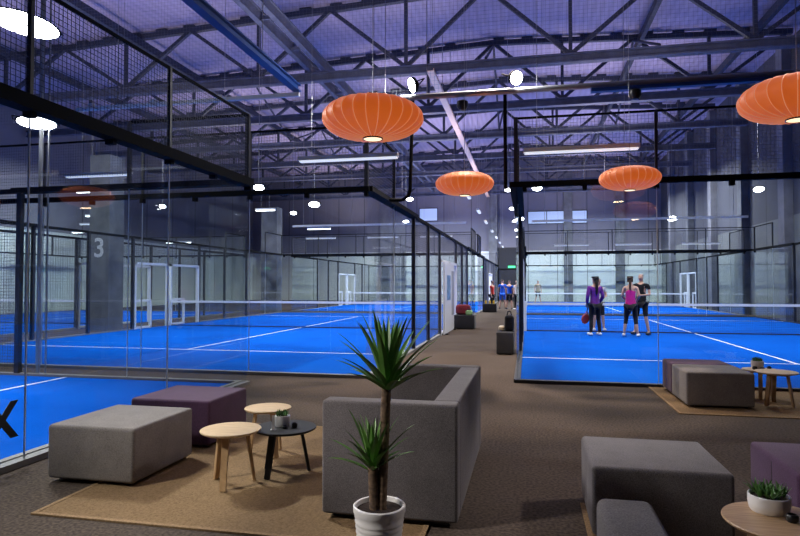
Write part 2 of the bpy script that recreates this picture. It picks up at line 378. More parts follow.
# ------------------------------------------------------------------ padel courts
def wires(b, u0, z0, u1, z1, pitch, r, plane):       # plane(u,z)->point ; square welded mesh
    n = max(1, round((u1-u0)/pitch)); m = max(1, round((z1-z0)/pitch))
    for i in range(n+1): u = u0+(u1-u0)*i/n; b.tube(plane(u,z0), plane(u,z1), r, 3, caps=False)
    for j in range(m+1): z = z0+(z1-z0)*j/m; b.tube(plane(u0,z), plane(u1,z), r, 3, caps=False)
def court(x0, y0, rz, label, turf_label, pitch=.05, wr=.0022, wm='wire', sides=(1,1), ends=(1,1), net=True, netlabel='', kerb='kerb'):
    e = empty('court_enclosure', (x0, y0, 0), rz); tag(e, label, 'court enclosure')
    W, Ln = 10.0, 20.0
    # turf
    t = MB().box(.0,.0,.002,W,Ln,.016).build('floor_court', M['turf']); t.location = (x0,y0,0); t.rotation_euler = (0,0,rz); tag(t, kind='structure')
    ln = MB(); w = .025
    ln.box(.05, 3.05-w, .016, W-.05, 3.05+w, .019).box(.05, Ln-3.05-w, .016, W-.05, Ln-3.05+w, .019).box(W/2-w, 3.05, .016, W/2+w, Ln-3.05, .019)
    lo = ln.build('court_line', M['whiteline'], t)
    def endwall(v, sgn):
        for k in range(5):
            MB().box(k*2+.004, v-.006, .05, k*2+1.996, v+.006, 2.96).build('glass_panel', M['glass'], e)
        for k in range(1,5):
            MB().box(k*2-.004, v-.007, .05, k*2+.004, v+.007, 2.96).build('glass_seam', M['glassedge'], e)
        MB().box(-.03, v-.05, 0, W+.03, v+.05, .05).build('base_rail', M[kerb], e)
        b = MB(); b.box(-.05, v-.05, 2.95, W+.05, v+.05, 3.03)
        for k in range(11): b.box(k*1-.03 if k else .1, v-.045, 2.88, (k*1 if k else .13)+.03, v+.045, 2.95)
        b.build('top_rail', M['black'], e)
        b = MB(); wires(b, 0, 3.03, W, 4.0, pitch, wr*1.3, lambda u,z: (u, v, z)); b.build('mesh_panel', M[wm], e)
        for k in range(0, 6):
            MB().box(k*2-.018, v-.018, 3.0, k*2+.018, v+.025, 4.02).build('post', M['post'], e)
        MB().box(-.03, v-.015, 3.99, W+.03, v+.015, 4.02).build('mesh_rail', M['black'], e)
    def sidewall(u, gates):
        for a in (0, 2, Ln-4, Ln-2):
            MB().box(u-.006, a+.004, .05, u+.006, a+1.996, 2.96).build('glass_panel', M['glass'], e)
        for a in (2, Ln-2): MB().box(u-.007, a-.004, .05, u+.007, a+.004, 2.96).build('glass_seam', M['glassedge'], e)
        MB().box(u-.05, 0, 0, u+.05, 8, .05).box(u-.05, 12, 0, u+.05, Ln, .05).build('base_rail', M[kerb], e)
        MB().box(u-.10, 0, 2.96, u+.10, 4.1, 3.04).box(u-.04, 4.1, 2.96, u+.04, Ln-4.1, 3.03).box(u-.10, Ln-4.1, 2.96, u+.10, Ln, 3.04).build('top_rail', M['black'], e)
        for a in (0, Ln-2):
            b = MB(); wires(b, a, 3.04, a+2, 4.0, pitch, wr, lambda t_,z: (u, t_, z)); b.build('mesh_panel', M[wm], e)
            MB().box(u-.02, a, 3.99, u+.02, a+2, 4.03).build('mesh_rail', M['black'], e)
        for a in (2, Ln-2): MB().box(u-.025, a-.025, 3.0, u+.025, a+.025, 4.02).build('post', M['post'], e)
        for a in (4, 6, 8, 12, 14, 16):
            MB().box(u-.04, a-.04, 0, u+.04, a+.04, 3.0).build('post', M['post'], e)
        for a in (4, 6, 12, 14):
            b = MB(); wires(b, a, .06, a+2, 2.96, pitch, wr, lambda t_,z: (u, t_, z)); b.build('mesh_panel', M[wm], e)
        for a in (8, 10):
            b = MB(); wires(b, a, 2.2, a+2, 2.96, pitch, wr, lambda t_,z: (u, t_, z)); b.build('mesh_panel', M[wm], e)
            g = MB(); g.box(u-.05,a+.06,0,u+.05,a+.14,2.2).box(u-.05,a+1.86,0,u+.05,a+1.94,2.2).box(u-.05,a+.06,2.12,u+.05,a+1.94,2.2)
            g.box(u-.03,a+.9,0,u+.03,a+.98,.95).box(u-.03,a+.06,.90,u+.03,a+.98,.97).box(u-.03,a+.06,.02,u+.03,a+.98,.09)
            g.build('gate_frame', M['white'], e)
    if ends[0]: endwall(0, -1)
    if ends[1]: endwall(Ln, 1)
    if sides[0]: sidewall(0, True)
    if sides[1]: sidewall(W, True)
    for u, v in ((0,0),(W,0),(0,Ln),(W,Ln)):
        MB().box(u-.03, v-.03, 3.0, u+.03, v+.03, 4.02).build('post', M['post'], e)
    if net:
        n = empty('court_net', (x0, y0, 0), rz); tag(n, netlabel, 'court net', 'nets across the courts')
        b = MB(); wires(b, .1, .03, W-.1, .84, .05, .0022, lambda u,z: (u, 10, z)); b.build('net_mesh', M['net'], n)
        MB().box(.1, 9.985, .83, W-.1, 10.015, .90).build('net_tape', M['tape'], n)
        MB().box(.1, 9.99, .016, W-.1, 10.01, .05).build('bottom_tape', M['net'], n)
        for u in (.08, W-.08): MB().box(u-.04, 9.96, .016, u+.04, 10.04, .95).build('net_post', M['white'], n)
    return e
YC = 9.25
R1 = court(-.17, YC, 0, 'glass and mesh enclosure of the right court where the players stand', '', netlabel='net of the right court, just behind the group of players', kerb='post')
M1 = court(-12.5, YC-.08, 0, 'glass and mesh enclosure of the middle court left of the corridor', '', netlabel='net of the empty middle court left of the corridor')
R2 = court(-.17, 30.6, 0, 'glass court enclosure farther back behind the right court', '', .1, .004, netlabel='farther net behind the right court')
M2 = court(-12.5, 30.6, 0, 'glass court enclosure farther back behind the middle court', '', .1, .004, netlabel='farther net behind the middle court')
L1 = court(-24.6, YC-.08, 0, 'leftmost court enclosure seen dark behind the middle court', '', .1, .004, netlabel='net of the leftmost court behind the pillars')
# near-left court: long axis runs left, its end wall faces the lounge
N1 = court(-4.08, -1.76, PI/2, 'near glass court enclosure on the left beside the grey ottoman', '', .05, .0026, 'wirelit', sides=(0,1), ends=(1,0), net=False)
# heavy top beam and extra uprights of the near wall are visible parts
MB().box(0, -.09, 2.93, 10.02, .06, 3.05).build('top_beam', M['black'], N1)
MB().box(0, .05, 0, 10, .12, .06).build('kerb', M['kerb'], N1)
# lettering on the near glass: the tail end of a word, a bold X
o = text_mesh('lettering', 'X', .40, .002, M['plastic'], N1, (PI/2,0,0), (5.62,-.012,.26), .012)
o['label'] = 'bold black letter X on the glass'
# tiny clamp feet where glass meets the floor
# ------------------------------------------------------------------ pillars with number
t = empty('concrete_pillar', (-13.3, 16.7, 0)); tag(t, 'dark concrete pillar with a pale number 3 left of the middle court', 'pillar')
MB().box(-.36, -.1, 0, .36, .6, 5.6).build('shaft', M['concrete'], t)
text_mesh('painted_number', '3', .85, .003, M['white'], t, (PI/2,0,0), (0,-.104,2.35), .012, 'CENTER')
for y, l in ((29.9,'bare concrete pillar far behind the middle court'),):
    o = MB().box(-14.0, y, 0, -13.1, y+.7, 5.6).build('concrete_pillar', M['concrete']); tag(o, l, 'pillar')

# ------------------------------------------------------------------ gantry, beams, safety net
PY, PZ = 8.95, 4.34
t = empty('gantry_pipe', (0, PY, PZ)); tag(t, 'dark horizontal pipe across the hall carrying two bright floodlights', 'pipe')
MB().tube((-1.9,0,0),(9.9,.1,.02),.045,12).build('pipe', M['steel'], t)
MB().box(.9,-.05,-.10,9.9,.05,-.05).build('cable_duct', M['bluebeam'], t)
for x in (-1.5, 3.9, 9.5): MB().tube((x,.06,0),(x,.06,7.2),.007,5).build('hanger', M['steel'], t)
for x in (-1.72, -.32):
    MB().tube((x,.05,-.03),(x-(.0 if x>-1 else .05),.1,-PZ+2.9 if x>-1 else -1.4),.028,8).build('pipe_post', M['black'], t)
MB().path([(-1.77,.1,-1.4),(-1.80,.1,-1.5),(-1.9,.1,-1.56),(-2.1,.1,-1.55)],.028,8).build('pipe_bend', M['black'], t)
t = empty('lighting_rail', (-.25, PY, PZ+.2)); tag(t, 'pale horizontal rail hanging across the upper left under the roof', 'rail')
MB().box(-7.4,-.03,-.06,-3.3,.03,.0).build('rail_bar', M['white'], t)
for x in (-7.1,-5.9,-4.7): MB().box(x-.05,-.05,-.05,x+.05,.05,.05).build('junction_box', M['cardboard'], t)
for x in (-6.6, -4.6): MB().tube((x,0,0),(x,0,4.9),.005,5).build('hanging_wire', M['steel'], t)
for xx, ww, lb in ((-12.2, 9.2, 'long pale rail hanging across the back of the middle court'), (0.2, 9.6, 'long pale rail hanging across the back of the right court')):
    q = empty('lighting_rail', (xx, 29.9, 4.55)); tag(q, lb, 'rail', 'pale hanging rails')
    MB().box(0,-.04,-.05,ww,.04,.05).build('rail_bar', M['white'], q)
    for k in range(4): MB().tube((.6+k*(ww-1.2)/3,0,.05),(.6+k*(ww-1.2)/3,0,6.8),.01,5).build('hanging_wire', M['steel'], q)
t = empty('blue_rail', (-3.60, 2.5, PZ+.22)); tag(t, 'bright blue steel rail sloping to the pale rail end at upper left', 'rail')
MB().box(-.06,0,0,.06,6.5,.02).box(-.06,0,.1,.06,6.5,.12).box(-.012,0,.02,.012,6.5,.1).build('i_beam', M['bluebeam'], t)
for y in (1.2, 5.2): MB().tube((0,y,.1),(0,y,7),.006,5).build('hanging_wire', M['steel'], t)
t = empty('safety_net', (0, 9.12, PZ)); tag(t, 'fine grey square-mesh safety net hanging from the roof across the hall', 'net')
b = MB(); wires(b, -12.5, 0.05, 10.3, 5.6, .06, .0017, lambda u,z: (u,0,z)); b.build('net_mesh', M['wire'], t)

# ------------------------------------------------------------------ luminaires
def flood(loc, aim, label, w=.34, h=.22, power=0, m='glow', rod=None, col=(1,.98,.95), oval=False, spread=2.6, ratio=.62):
    t = empty('floodlight', loc); tag(t, label, 'floodlight', 'bright floodlights over the courts')
    d = (Vector(aim)-Vector(loc)).normalized(); q = d.to_track_quat('-Z', 'Y')
    if oval:
        hb = MB(); hb.lathe([(.001,0),(.46,0),(.5,.02),(.46,.05),(.25,.09),(.001,.1)],28)
        lb = MB(); lb.lathe([(.001,-.02),(.3,-.016),(.46,-.004),(.46,-.001)],28)
        for bb in (hb, lb): bb.v = [(x*w, y*w*ratio, z) for x, y, z in bb.v]
        hs = hb.build('housing', M['black'], t); lens = lb.build('lens', M[m], hs)
    else:
        hs = MB().box(-w/2,-h/2,0,w/2,h/2,.05).build('housing', M['black'], t)
        b = MB()
        for k in range(7): x = -w/2+.02+k*(w-.04)/6; b.box(x-.004,-h/2+.01,.05,x+.004,h/2-.01,.09)
        b.build('heat_sink', M['black'], hs)
        MB().box(-w/2+.015,-h/2+.015,-.006,w/2-.015,h/2-.015,-.001).build('lens', M[m], hs)
    hs.rotation_mode = 'QUATERNION'; hs.rotation_quaternion = q
    MB().tube((-w/2-.02,0,.02),(-w/2-.02,0,.16),.01,6).tube((w/2+.02,0,.02),(w/2+.02,0,.16),.01,6).tube((-w/2-.02,0,.16),(w/2+.02,0,.16),.01,6).build('bracket', M['black'], hs)
    if rod: MB().tube((0,0,.05),(0,0,rod-loc[2]),.010,6).build('hanging_rod', M['steel'], t)
    if power:
        ld = bpy.data.lights.new('flood_lamp', 'AREA'); ld.shape = 'RECTANGLE'; ld.size = w; ld.size_y = h; ld.energy = power; ld.color = col; ld.spread = spread
        lo = bpy.data.objects.new('flood_lamp', ld); C.objects.link(lo); lo.parent = hs; lo.location = (0,0,-.03)
    return t
def point(loc, power, col, r=.25):
    ld = bpy.data.lights.new('lamp', 'POINT'); ld.energy = power; ld.color = col; ld.shadow_soft_size = r
    o = bpy.data.objects.new('lamp', ld); C.objects.link(o); o.location = loc; return o
def area(loc, rot, sx, sy, power, col, spread=PI):
    ld = bpy.data.lights.new('area', 'AREA'); ld.shape = 'RECTANGLE'; ld.size = sx; ld.size_y = sy; ld.energy = power; ld.color = col; ld.spread = spread
    o = bpy.data.objects.new('area', ld); C.objects.link(o); o.location = loc; o.rotation_euler = rot; return o

flood((-1.72, PY-.02, PZ+.18), (-5.0,7.3,3.0), 'floodlight on the dark pipe, left one of the pair', .30, .22, 25, oval=True, ratio=.8)
flood((-.15, PY-.02, PZ+.18), (2.6,6.7,3.0), 'floodlight on the dark pipe, right one of the pair', .27, .22, 25, oval=True, ratio=.8)
flood((-6.54, 6.69, 4.95), (-1.0,4.2,0), 'very bright long floodlight at the top left corner', .95, .30, 68, rod=11.8, oval=True, ratio=.34, spread=1.15)
flood((-7.85, 8.30, 4.12), (-4.3,5.5,1.0), 'bright long floodlight below the black beam at left', .62, .22, 40, oval=True, ratio=.36)
lp = empty('light_pole', (-7.85, 8.40, 0)); tag(lp, 'tall slim pole at left carrying the floodlight under the black beam', 'pole')
MB().tube((0,0,0),(0,0,11.6),.035,10).build('pole', M['steel'], lp); MB().tube((.12,.03,0),(.12,.03,11.6),.015,8).build('conduit', M['steel'], lp); MB().box(-.09,-.09,0,.09,.09,.02).build('base_plate', M['steel'], lp)
def ceilflood(loc, label, w=.6, p=0):
    w *= .72
    t = flood(loc, (loc[0]+.4, loc[1]-2.2, loc[2]-2.0), label, w, .3, p, rod=roofz(loc[0])+.1, oval=True)
    return t
ceilflood((-15.3, 20.0, 4.9), 'bright floodlight hanging above the number 3 pillar', .75, 0)
ceilflood((-8.9, 18.8, 4.75), 'bright floodlight just above the beam corner of the near court', .55, 0)
ceilflood((-9.75, 26.5, 5.2), 'floodlight over the middle of the middle court', .75, 0)
ceilflood((8.0, 19.2, 5.0), 'floodlight above the right court close to the biggest cropped lamp', .5, 0)
ceilflood((8.4, 24.5, 5.0), 'floodlight above the right end of the far half court', .6, 0)
ceilflood((7.6, 34.5, 5.0), 'small distant floodlight by the right hall wall', .75, 0)
ceilflood((.35, 22.5, 5.0), 'small floodlight at the left edge of the right court', .55, 0)
ceilflood((-.4, 33.0, 5.0), 'distant floodlight over the corridor edge', .6, 0)

def pendant(x0, y, z, ln, label, along='x', lit=False, up=5.0, name='tube_light'):
    t = empty(name, (x0, y, z), 0 if along == 'x' else PI/2); tag(t, label, 'tube light', 'white tube lights on wires')
    MB().box(0,-.06,0,ln,.06,.06).build('housing', M['white'], t)
    MB().box(.02,-.05,-.02,ln-.02,.05,0).build('diffuser', M['tubeglow'], t)
    for x in (.2, ln-.2): MB().tube((x,0,.06),(x,0,up),.004,5).build('hanging_wire', M['steel'], t)
    return t
pendant(-3.41, 8.6, 3.36, 1.55, 'unlit white tube light hanging behind the largest whole orange lamp', up=5.5)
pendant(-.06, 9.0, 3.42, 1.62, 'white tube light hanging left of the lamp above the women', up=5.5)
pendant(-9.55, 10.9, 3.75, 1.55, 'white tube light at upper left inside the middle court', up=5.4)
pendant(-18.9, 22.4, 4.05, 1.7, 'distant white tube light left of the numbered pillar', up=5.2)
for k, (x, l) in enumerate(((2.05,'left one of three tube lights in a row behind the right court'), (4.9,'middle one of three tube lights in a row behind the right court'), (7.9,'right one of three tube lights in a row behind the right court'))):
    pendant(x-.8+(.0), 30.3, 3.36, 1.65, l, up=6)
for k, (x, l) in enumerate(((-5.4,'tube light behind the middle court nearest the corridor'), (-8.2,'tube light behind the centre of the middle court'), (-11.6,'tube light behind the left part of the middle court'))):
    pendant(x, 30.3, 3.9, 1.65, l, up=6)
M['tubelit'] = mat('tube_lens_bright', (1,1,1,1), .4, emit=(.95,.98,1,1), es=7)
for loc, ln, lb in (((-15.0,17.6,4.6),.8,'short bright tube light upper left, above the number 3 pillar'), ((-15.7,18.9,3.95),.7,'short bright tube light hanging right of the number 3 pillar'),
    ((-19.2,22.3,3.7),1.3,'bright tube light low over the leftmost court'), ((-15.6,23.7,3.3),1.2,'bright tube light behind the left end of the middle court net'), ((-9.1,19.0,4.0),.7,'small bright tube light over the centre of the middle court'), ((-8.9,23.4,3.75),1.0,'small bright tube light nearest the middle court corner post')):
    q = pendant(loc[0], loc[1], loc[2], ln, lb, up=6)
    for k in bpy.data.objects:
        if k.parent == q and k.name.startswith('diffuser'): k.data.materials[0] = M['tubelit']
rows = ['nearest', 'second nearest', 'third nearest', 'fourth nearest', 'fifth nearest', 'sixth nearest', 'farthest']
for k, y in enumerate((20, 24.5, 29, 34, 39, 44, 49)):
    pendant(-2.0, y, 4.5, 1.2, rows[k] + ' short tube light in the row hanging over the corridor', along='y', up=6.5)
rows2 = ['nearest', 'second', 'third', 'fourth', 'last']
for k, y in enumerate((24, 30, 36, 42, 48)):
    flood((-.75, y, 5.2), (-.75, y-2, 3.4), rows2[k] + ' round-looking bright spot in the right row over the corridor', .30, .22, 0, 'glow2', rod=12.0, oval=True)
for (x, y, z, l) in ((-5.6, 28.5, 5.6, 'small bright floodlight over the far right corner of the middle court'), (-7.1, 35, 5.2, 'small distant floodlight over the court behind the middle court'), (-18, 27, 5.4, 'small floodlight over the far part of the leftmost court'), (-19.5, 16, 4.6, 'floodlight over the near part of the leftmost court'), (-12.0, 29.5, 5.2, 'small floodlight above the back left corner of the middle court')):
    ceilflood((x, y, z), l, .5, 0)

# unseen lights: court downlights in place of fixtures, corridor spot, added fills and uplights
sp = bpy.data.lights.new('corridor_spot','SPOT'); sp.energy = 1900; sp.color = (1,.84,.70); sp.spot_size = math.radians(66); sp.spot_blend = .25; sp.shadow_soft_size = .15
so = bpy.data.objects.new('corridor_spot', sp); C.objects.link(so); so.location = (-.6,9.6,6.2); so.rotation_euler = (0,0,0)
def court_lamp(x, y, p, z=8.2, col=(.93,.96,1)):
    t = empty('high_bay_lamp', (x, y, z)); return t
WH = (.95,.97,1); lb_ = area((4.6,6.0,4.8),(0,0,0),.6,.3,12,(1,.90,.84),.6); lb_.rotation_mode='QUATERNION'; lb_.rotation_quaternion=(Vector((-.42,4.7,.4))-Vector((4.6,6.0,4.8))).to_track_quat('-Z','Y'); la = area((-5.6,.6,4.8),(0,0,0),.6,.3,42,(1,.93,.86),.75); la.rotation_mode='QUATERNION'; la.rotation_quaternion=(Vector((-1.35,3.9,.3))-Vector((-5.6,.6,4.8))).to_track_quat('-Z','Y')  # lb_ is an unseen fill added for the sofa's right side
for y in (12.5,19,27): area((-1.35,y,6.5),(0,0,0),.4,2.5,95,(1,.78,.58),2.2)  # unseen warm fills added to warm the corridor floor
PU = (1,.86,.90)
for x in (2.2, 7.2):
    for y in (15.0, 24.5): area((x,y,8.8),(0,0,0),1.6,.4,300,WH,2.0)
for x in (-10.0, -5.0):
    for y in (15.0, 24.5): area((x,y,8.8),(0,0,0),1.6,.4,300,WH,2.0)
for x in (2.2, 7.2, -10, -5): 
    for y in (36, 46): area((x,y,8.8),(0,0,0),1.6,.4,900,WH,2.7)
for y in (14, 25): area((-19.5,y,8.8),(0,0,0),1.6,.4,950,WH,2.8)
area((-8.4,4.2,8.8),(0,0,0),1.6,.4,330,WH,1.15)
for x in (-15, -5.5, 3.5):  # unseen uplights added to brighten the roof deck
    for y in (16, 28.5, 38.5, 48): area((x,y,6.2),(PI,0,0),2.5,2.5,210,PU)
area((-10,4,5.5),(PI,0,0),2.5,2.5,50,PU)

# ------------------------------------------------------------------ orange lamps
def make_lamp():
    t = empty('pendant_lamp', (0,0,0))
    tag(t, 'x', 'pendant lamp', 'orange saucer pendant lamps')
    R, H = .45, .174; NR = 26
    prof = []
    for i in range(21):
        a = -PI/2 + PI*i/20
        r = R*abs(math.cos(a))**.78; z = H*math.sin(a)
        r = max(r, .085 if a < 0 else .05); prof.append((r, z))
    seg = NR*4
    def fl(i): return 1 - .016*math.sin(PI*((i % 4)/4.0))
    b = MB(); b.lathe(prof, seg, (0,0,0), fl)
    sh = b.build('lamp_shade', M['shade'], t)
    rb = MB()
    for k in range(NR):
        th = 2*PI*k/NR; pts = [((r+.001)*math.cos(th), (r+.001)*math.sin(th), z) for r, z in prof]
        rb.path(pts, .0032, 4)
    rb.build('shade_rib', M['ply_l'], sh)
    MB().lathe([(.001,-.006),(.078,-.006),(.085,0),(.078,.006),(.001,.006)], 24, (0,0,-H-.004)).build('light_opening', M['warmglow'], t)
    MB().lathe([(.084,-.012),(.092,-.012),(.092,.008),(.084,.008)], 24, (0,0,-H)).build('bottom_ring', M['plastic'], t)
    MB().lathe([(.001,.02),(.04,.016),(.05,0),(.05,-.01)], 20, (0,0,H+.003)).build('top_cap', M['plastic'], t)
    MB().tube((0,0,H),(0,0,5.6),.004,6).build('cord', M['steel'], t)
    return t
lamp = make_lamp()
LS = [(-1.32,5.05,2.93,'largest whole orange saucer pendant lamp, hanging left above the sofa and yucca', .98),
      (-.90,8.75,2.95,'orange saucer pendant lamp over the corridor mouth, in front of the cable tray', .94),
      (1.38,8.72,2.94,'orange saucer pendant lamp hanging above the two women players', .90),
      (2.16,5.44,3.0,'orange saucer pendant lamp cropped by the right edge of the picture', .96)]
for i, (x,y,z,l,s) in enumerate(LS):
    o = lamp if i == 0 else copy_tree(lamp)
    o.location = (x,y,z); o['label'] = l; o.scale = (s,s,s)
    area((x,y,z-.19*s-.01), (0,0,0), .14, .14, 2.6, (1,.66,.38))
# small black ceiling rose pod
tag(MB().box(-2.5,YF-.05,0,-.15,YF,4.6).build('trim_far', M['post']), kind='structure')  # dark panel added to darken the pale wall ending the corridor
dd = empty('added_door_1', (-1.35, YF-.06, 0)); tag(dd, kind='structure'); MB().box(-1.05,-.06,0,-.01,-.01,2.7).build('door_leaf', M['post'], dd); MB().box(.01,-.06,0,1.05,-.01,2.7).build('door_leaf', M['post'], dd)  # dark doorway added so the corridor end reads dark
MB().box(-1.15,-.07,0,-1.06,-.0,2.8).box(1.06,-.07,0,1.15,0,2.8).box(-1.15,-.07,2.71,1.15,0,2.8).build('door_frame', M['black'], dd)
t = empty('cable_winch', (-.95, PY, PZ-.16)); tag(t, 'small black rounded cable pod hanging under the dark pipe', 'pod')
MB().lathe([(.001,-.09),(.05,-.08),(.085,-.03),(.085,.04),(.06,.06),(.001,.06)],20).build('pod_body', M['plastic'], t)
o = copy_tree(t); o.location = (1.5, PY, PZ-.16); o['label'] = 'small black cable pod under the dark pipe, the one nearer the right'; t['label'] = 'small black cable pod under the dark pipe, the one nearer the corridor'
for q in (t, o): q['group'] = 'black cable pods under the pipe'

# ------------------------------------------------------------------ lounge furniture
def ottoman(x0, y0, x1, y1, m, label, z1=.42):
    t = empty('ottoman', ((x0+x1)/2, (y0+y1)/2, .0125)); tag(t, label, 'ottoman', 'square upholstered ottomans')
    hx, hy = (x1-x0)/2, (y1-y0)/2
    rbox('cushion_block', M[m], t, -hx,-hy,.02,hx,hy,z1,.028,4)
    for sx in (-1,1):
        for sy in (-1,1): MB().tube((sx*(hx-.08),sy*(hy-.08),0),(sx*(hx-.08),sy*(hy-.08),.025),.025,12).build('foot', M['plastic'], t)
    b = MB()    # stitched side seam, a thin welt down one corner face
    b.box(-hx-.001, -.003, .05, -hx+.002, .003, z1-.03)
    b.build('stitched_seam', M['plastic'], t)
    return t
ottoman(-3.535,3.88,-2.80,4.67,'clothgrey','grey fabric ottoman at left on the jute rug, nearest the glass')
ottoman(-3.60,4.93,-2.80,5.68,'clothpurple','purple fabric ottoman behind the left grey ottoman')
ottoman(1.85,7.78,2.60,8.55,'clothgrey','small-looking grey ottoman on the far rug beside the round tables')
ottoman(1.85,8.57,2.60,9.12,'clothpurple','purple ottoman pushed against the back of the far grey ottoman')
ottoman(.355,3.65,1.115,4.38,'clothdark','charcoal grey ottoman at the lower right behind the sofa back')
ottoman(1.45,3.72,2.20,4.47,'clothpurple','dark purple ottoman cut off by the right edge')

t = empty('sofa', (-.85, 4.55, .0125)); tag(t, 'dark grey box-shaped two-seat sofa behind the potted yucca', 'sofa')
x0,x1,y0,y1 = -.43,.43,-.92,.92
rbox('armrest', M['clothdark'], t, x0,y0,.03,x1,y0+.14,.74,.02)
rbox('armrest', M['clothdark'], t, x0,y1-.14,.03,x1,y1,.74,.02)
rbox('backrest', M['clothdark'], t, x1-.17,y0+.141,.03,x1,y1-.141,.74,.02)
rbox('seat', M['clothdark'], t, x0+.01,y0+.142,.03,x1-.172,y1-.142,.40,.03)
MB().box(x0+.06,y0+.06,.0,x1-.06,y1-.06,.035).build('plinth', M['plastic'], t)

t = empty('sofa', (.32, 1.35, .0125)); tag(t, 'pale grey rounded sofa backrest at the bottom edge, in front of the charcoal ottoman', 'sofa')
rbox('backrest', M['clothgrey'], t, -.10,-.7,.03,.08,.80,.755,.03)
rbox('seat', M['clothgrey'], t, .09,-.7,.03,.75,.70,.40,.03)
MB().box(-.06,-.64,0,.70,.66,.035).build('plinth', M['plastic'], t)

def round_table(x, y, z, r, legs, m1, m2, label, lr=.78):
    t = empty('side_table', (x,y,.0125)); tag(t, label, 'side table', 'round three-legged side tables')
    MB().lathe([(.001,z-.022),(r-.02,z-.022),(r-.004,z-.014),(r,z-.005),(r-.003,z),(.001,z)], 64).build('tabletop', M[m1], t)
    b = MB()
    for a in legs:
        a = math.radians(a); d = Vector((math.cos(a), math.sin(a), 0)); p = Vector((-d.y, d.x, 0))
        top = d*r*.52 + Vector((0,0,z-.02)); bot = d*r*lr
        bb = MB()
        k = len(bb.v)
        for P, w, th_ in ((bot,.042,.022),(top,.052,.024)):
            for i, j in ((-1,-1),(1,-1),(1,1),(-1,1)): bb.v.append(tuple(P + p*i*w/2 + d*j*th_/2))
        bb.f += [(0,1,5,4),(1,2,6,5),(2,3,7,6),(3,0,4,7),(0,3,2,1),(4,5,6,7)]
        bb.build('leg', M[m2], t)
        b.bar((0,0,z-.037), tuple(d*r*.58+Vector((0,0,z-.037))), .03, .028)
    b.build('under_frame', M[m2], t)
    return t
round_table(-2.16,4.12,.40,.222,(155,-80,38),'birch','oak','pale birch side table with a round top nearest the left grey ottoman')
round_table(-1.87,4.44,.355,.245,(-110,30,158),'blackwood','blackwood','black round side table holding the small white plant pot')
round_table(-2.22,4.90,.40,.200,(-40,190,75),'birch','oak','pale birch side table behind the black table')
round_table(2.95,8.64,.365,.215,(250,20,130),'birch','oak','far birch side table holding the plant pot, by the court glass')
round_table(2.96,8.16,.405,.235,(215,-40,80),'birch','oak','far birch side table in front, right of the far grey ottoman')
round_table(1.12,3.05,.40,.245,(195,75,-45),'oak','oak','birch side table at the lower right corner with a white planter')

# rugs
def rug(x0,y0,x1,y1,label):
    t = empty('rug', ((x0+x1)/2,(y0+y1)/2,0)); tag(t, label, 'rug', 'jute rugs under the seating')
    hx,hy = (x1-x0)/2,(y1-y0)/2
    MB().box(-hx,-hy,.001,hx,hy,.009).build('woven_field', M['jute'], t)
    b = MB(); w=.03
    b.box(-hx,-hy,.009,hx,-hy+w,.012).box(-hx,hy-w,.009,hx,hy,.012).box(-hx,-hy+w,.009,-hx+w,hy-w,.012).box(hx-w,-hy+w,.009,hx,hy-w,.012)
    b.build('border', M['juteedge'], t)
M['juteedge'] = jute('jute_edge', (.27,.18,.10,1))
rug(-3.14,3.32,-.60,5.95,'large jute rug at left under the side tables')
rug(1.68,7.40,4.2,9.20,'jute rug at right beside the court glass')
rug(.335,1.9,2.6,4.25,'jute rug edge under the charcoal ottoman')

# ------------------------------------------------------------------ plants
def blade(b, base, ang, elev, ln, w, droop, tw=0):
    n = 7; P = Vector(base); e = elev; pts = []
    for i in range(n+1):
        t = i/n; d = Vector((math.cos(ang)*math.cos(e), math.sin(ang)*math.cos(e), math.sin(e)))
        side = Vector((-math.sin(ang), math.cos(ang), 0)); up = side.cross(d)*-1
        ww = w*(.55+1.4*t)*(1-t)**.75 if t < 1 else 0.0
        ww = w*min(1, .5+2.2*t)*max(0,(1-t))**.7
        pts.append((P.copy(), side, up, ww)); P = P + d*(ln/n); e -= droop/n*(.4+1.2*t)
    k = len(b.v)
    for p, s_, u, ww in pts:
        b.v += [tuple(p - s_*ww/2 + u*ww*.18), tuple(p - u*ww*.05), tuple(p + s_*ww/2 + u*ww*.18)]
    for i in range(n):
        a = k+i*3; b.f += [(a,a+1,a+4,a+3),(a+1,a+2,a+5,a+4)]
def crown(c, n, ln, w, seed, spread=1.0):
    random.seed(seed); b = MB()
    for i in range(n):
        t = i/n; ang = i*2.39996 + random.uniform(-.2,.2)
        el = math.radians(88 - 78*spread*t**.85 + random.uniform(-7,7))
        L_ = ln*(random.uniform(.8,1.05))*(.8+.3*math.sin(PI*min(1,t*1.2)))
        base = (c[0]+.016*math.cos(ang), c[1]+.016*math.sin(ang), c[2]-.06*t)
        blade(b, base, ang, el, L_, w*random.uniform(.85,1.15), math.radians(8+30*t))
    return b
px, py = -.74, 2.97
t = empty('potted_yucca', (px,py,0)); tag(t, 'tall yucca palm with two trunks in a ribbed white pot before the sofa', 'potted plant')
prof = [(.001,.0),(.085,0),(.09,.01)]
for k in range(11):
    z = .03+k*.026; r = .09+.036*(z/.33); prof += [(r,z),(r+.0025,z+.008),(r,z+.016)]
prof += [(.128,.335),(.132,.345),(.132,.37),(.126,.375),(.118,.372),(.116,.35),(.001,.345)]
pt = MB().lathe(prof,48).build('pot', M['pot'], t)
MB().lathe([(.114,.352),(.08,.357),(.04,.353),(.001,.358)],24).build('soil', M['soil'], pt)
def trunk(p0, p1, r):
    b = MB(); n = 26; P0=Vector(p0); P1=Vector(p1)
    for i in range(n):
        a=P0.lerp(P1,i/n); c=P0.lerp(P1,(i+1)/n); b.tube(a,c,r*(1.06),12,r*.94)
    b.sm=False; return b
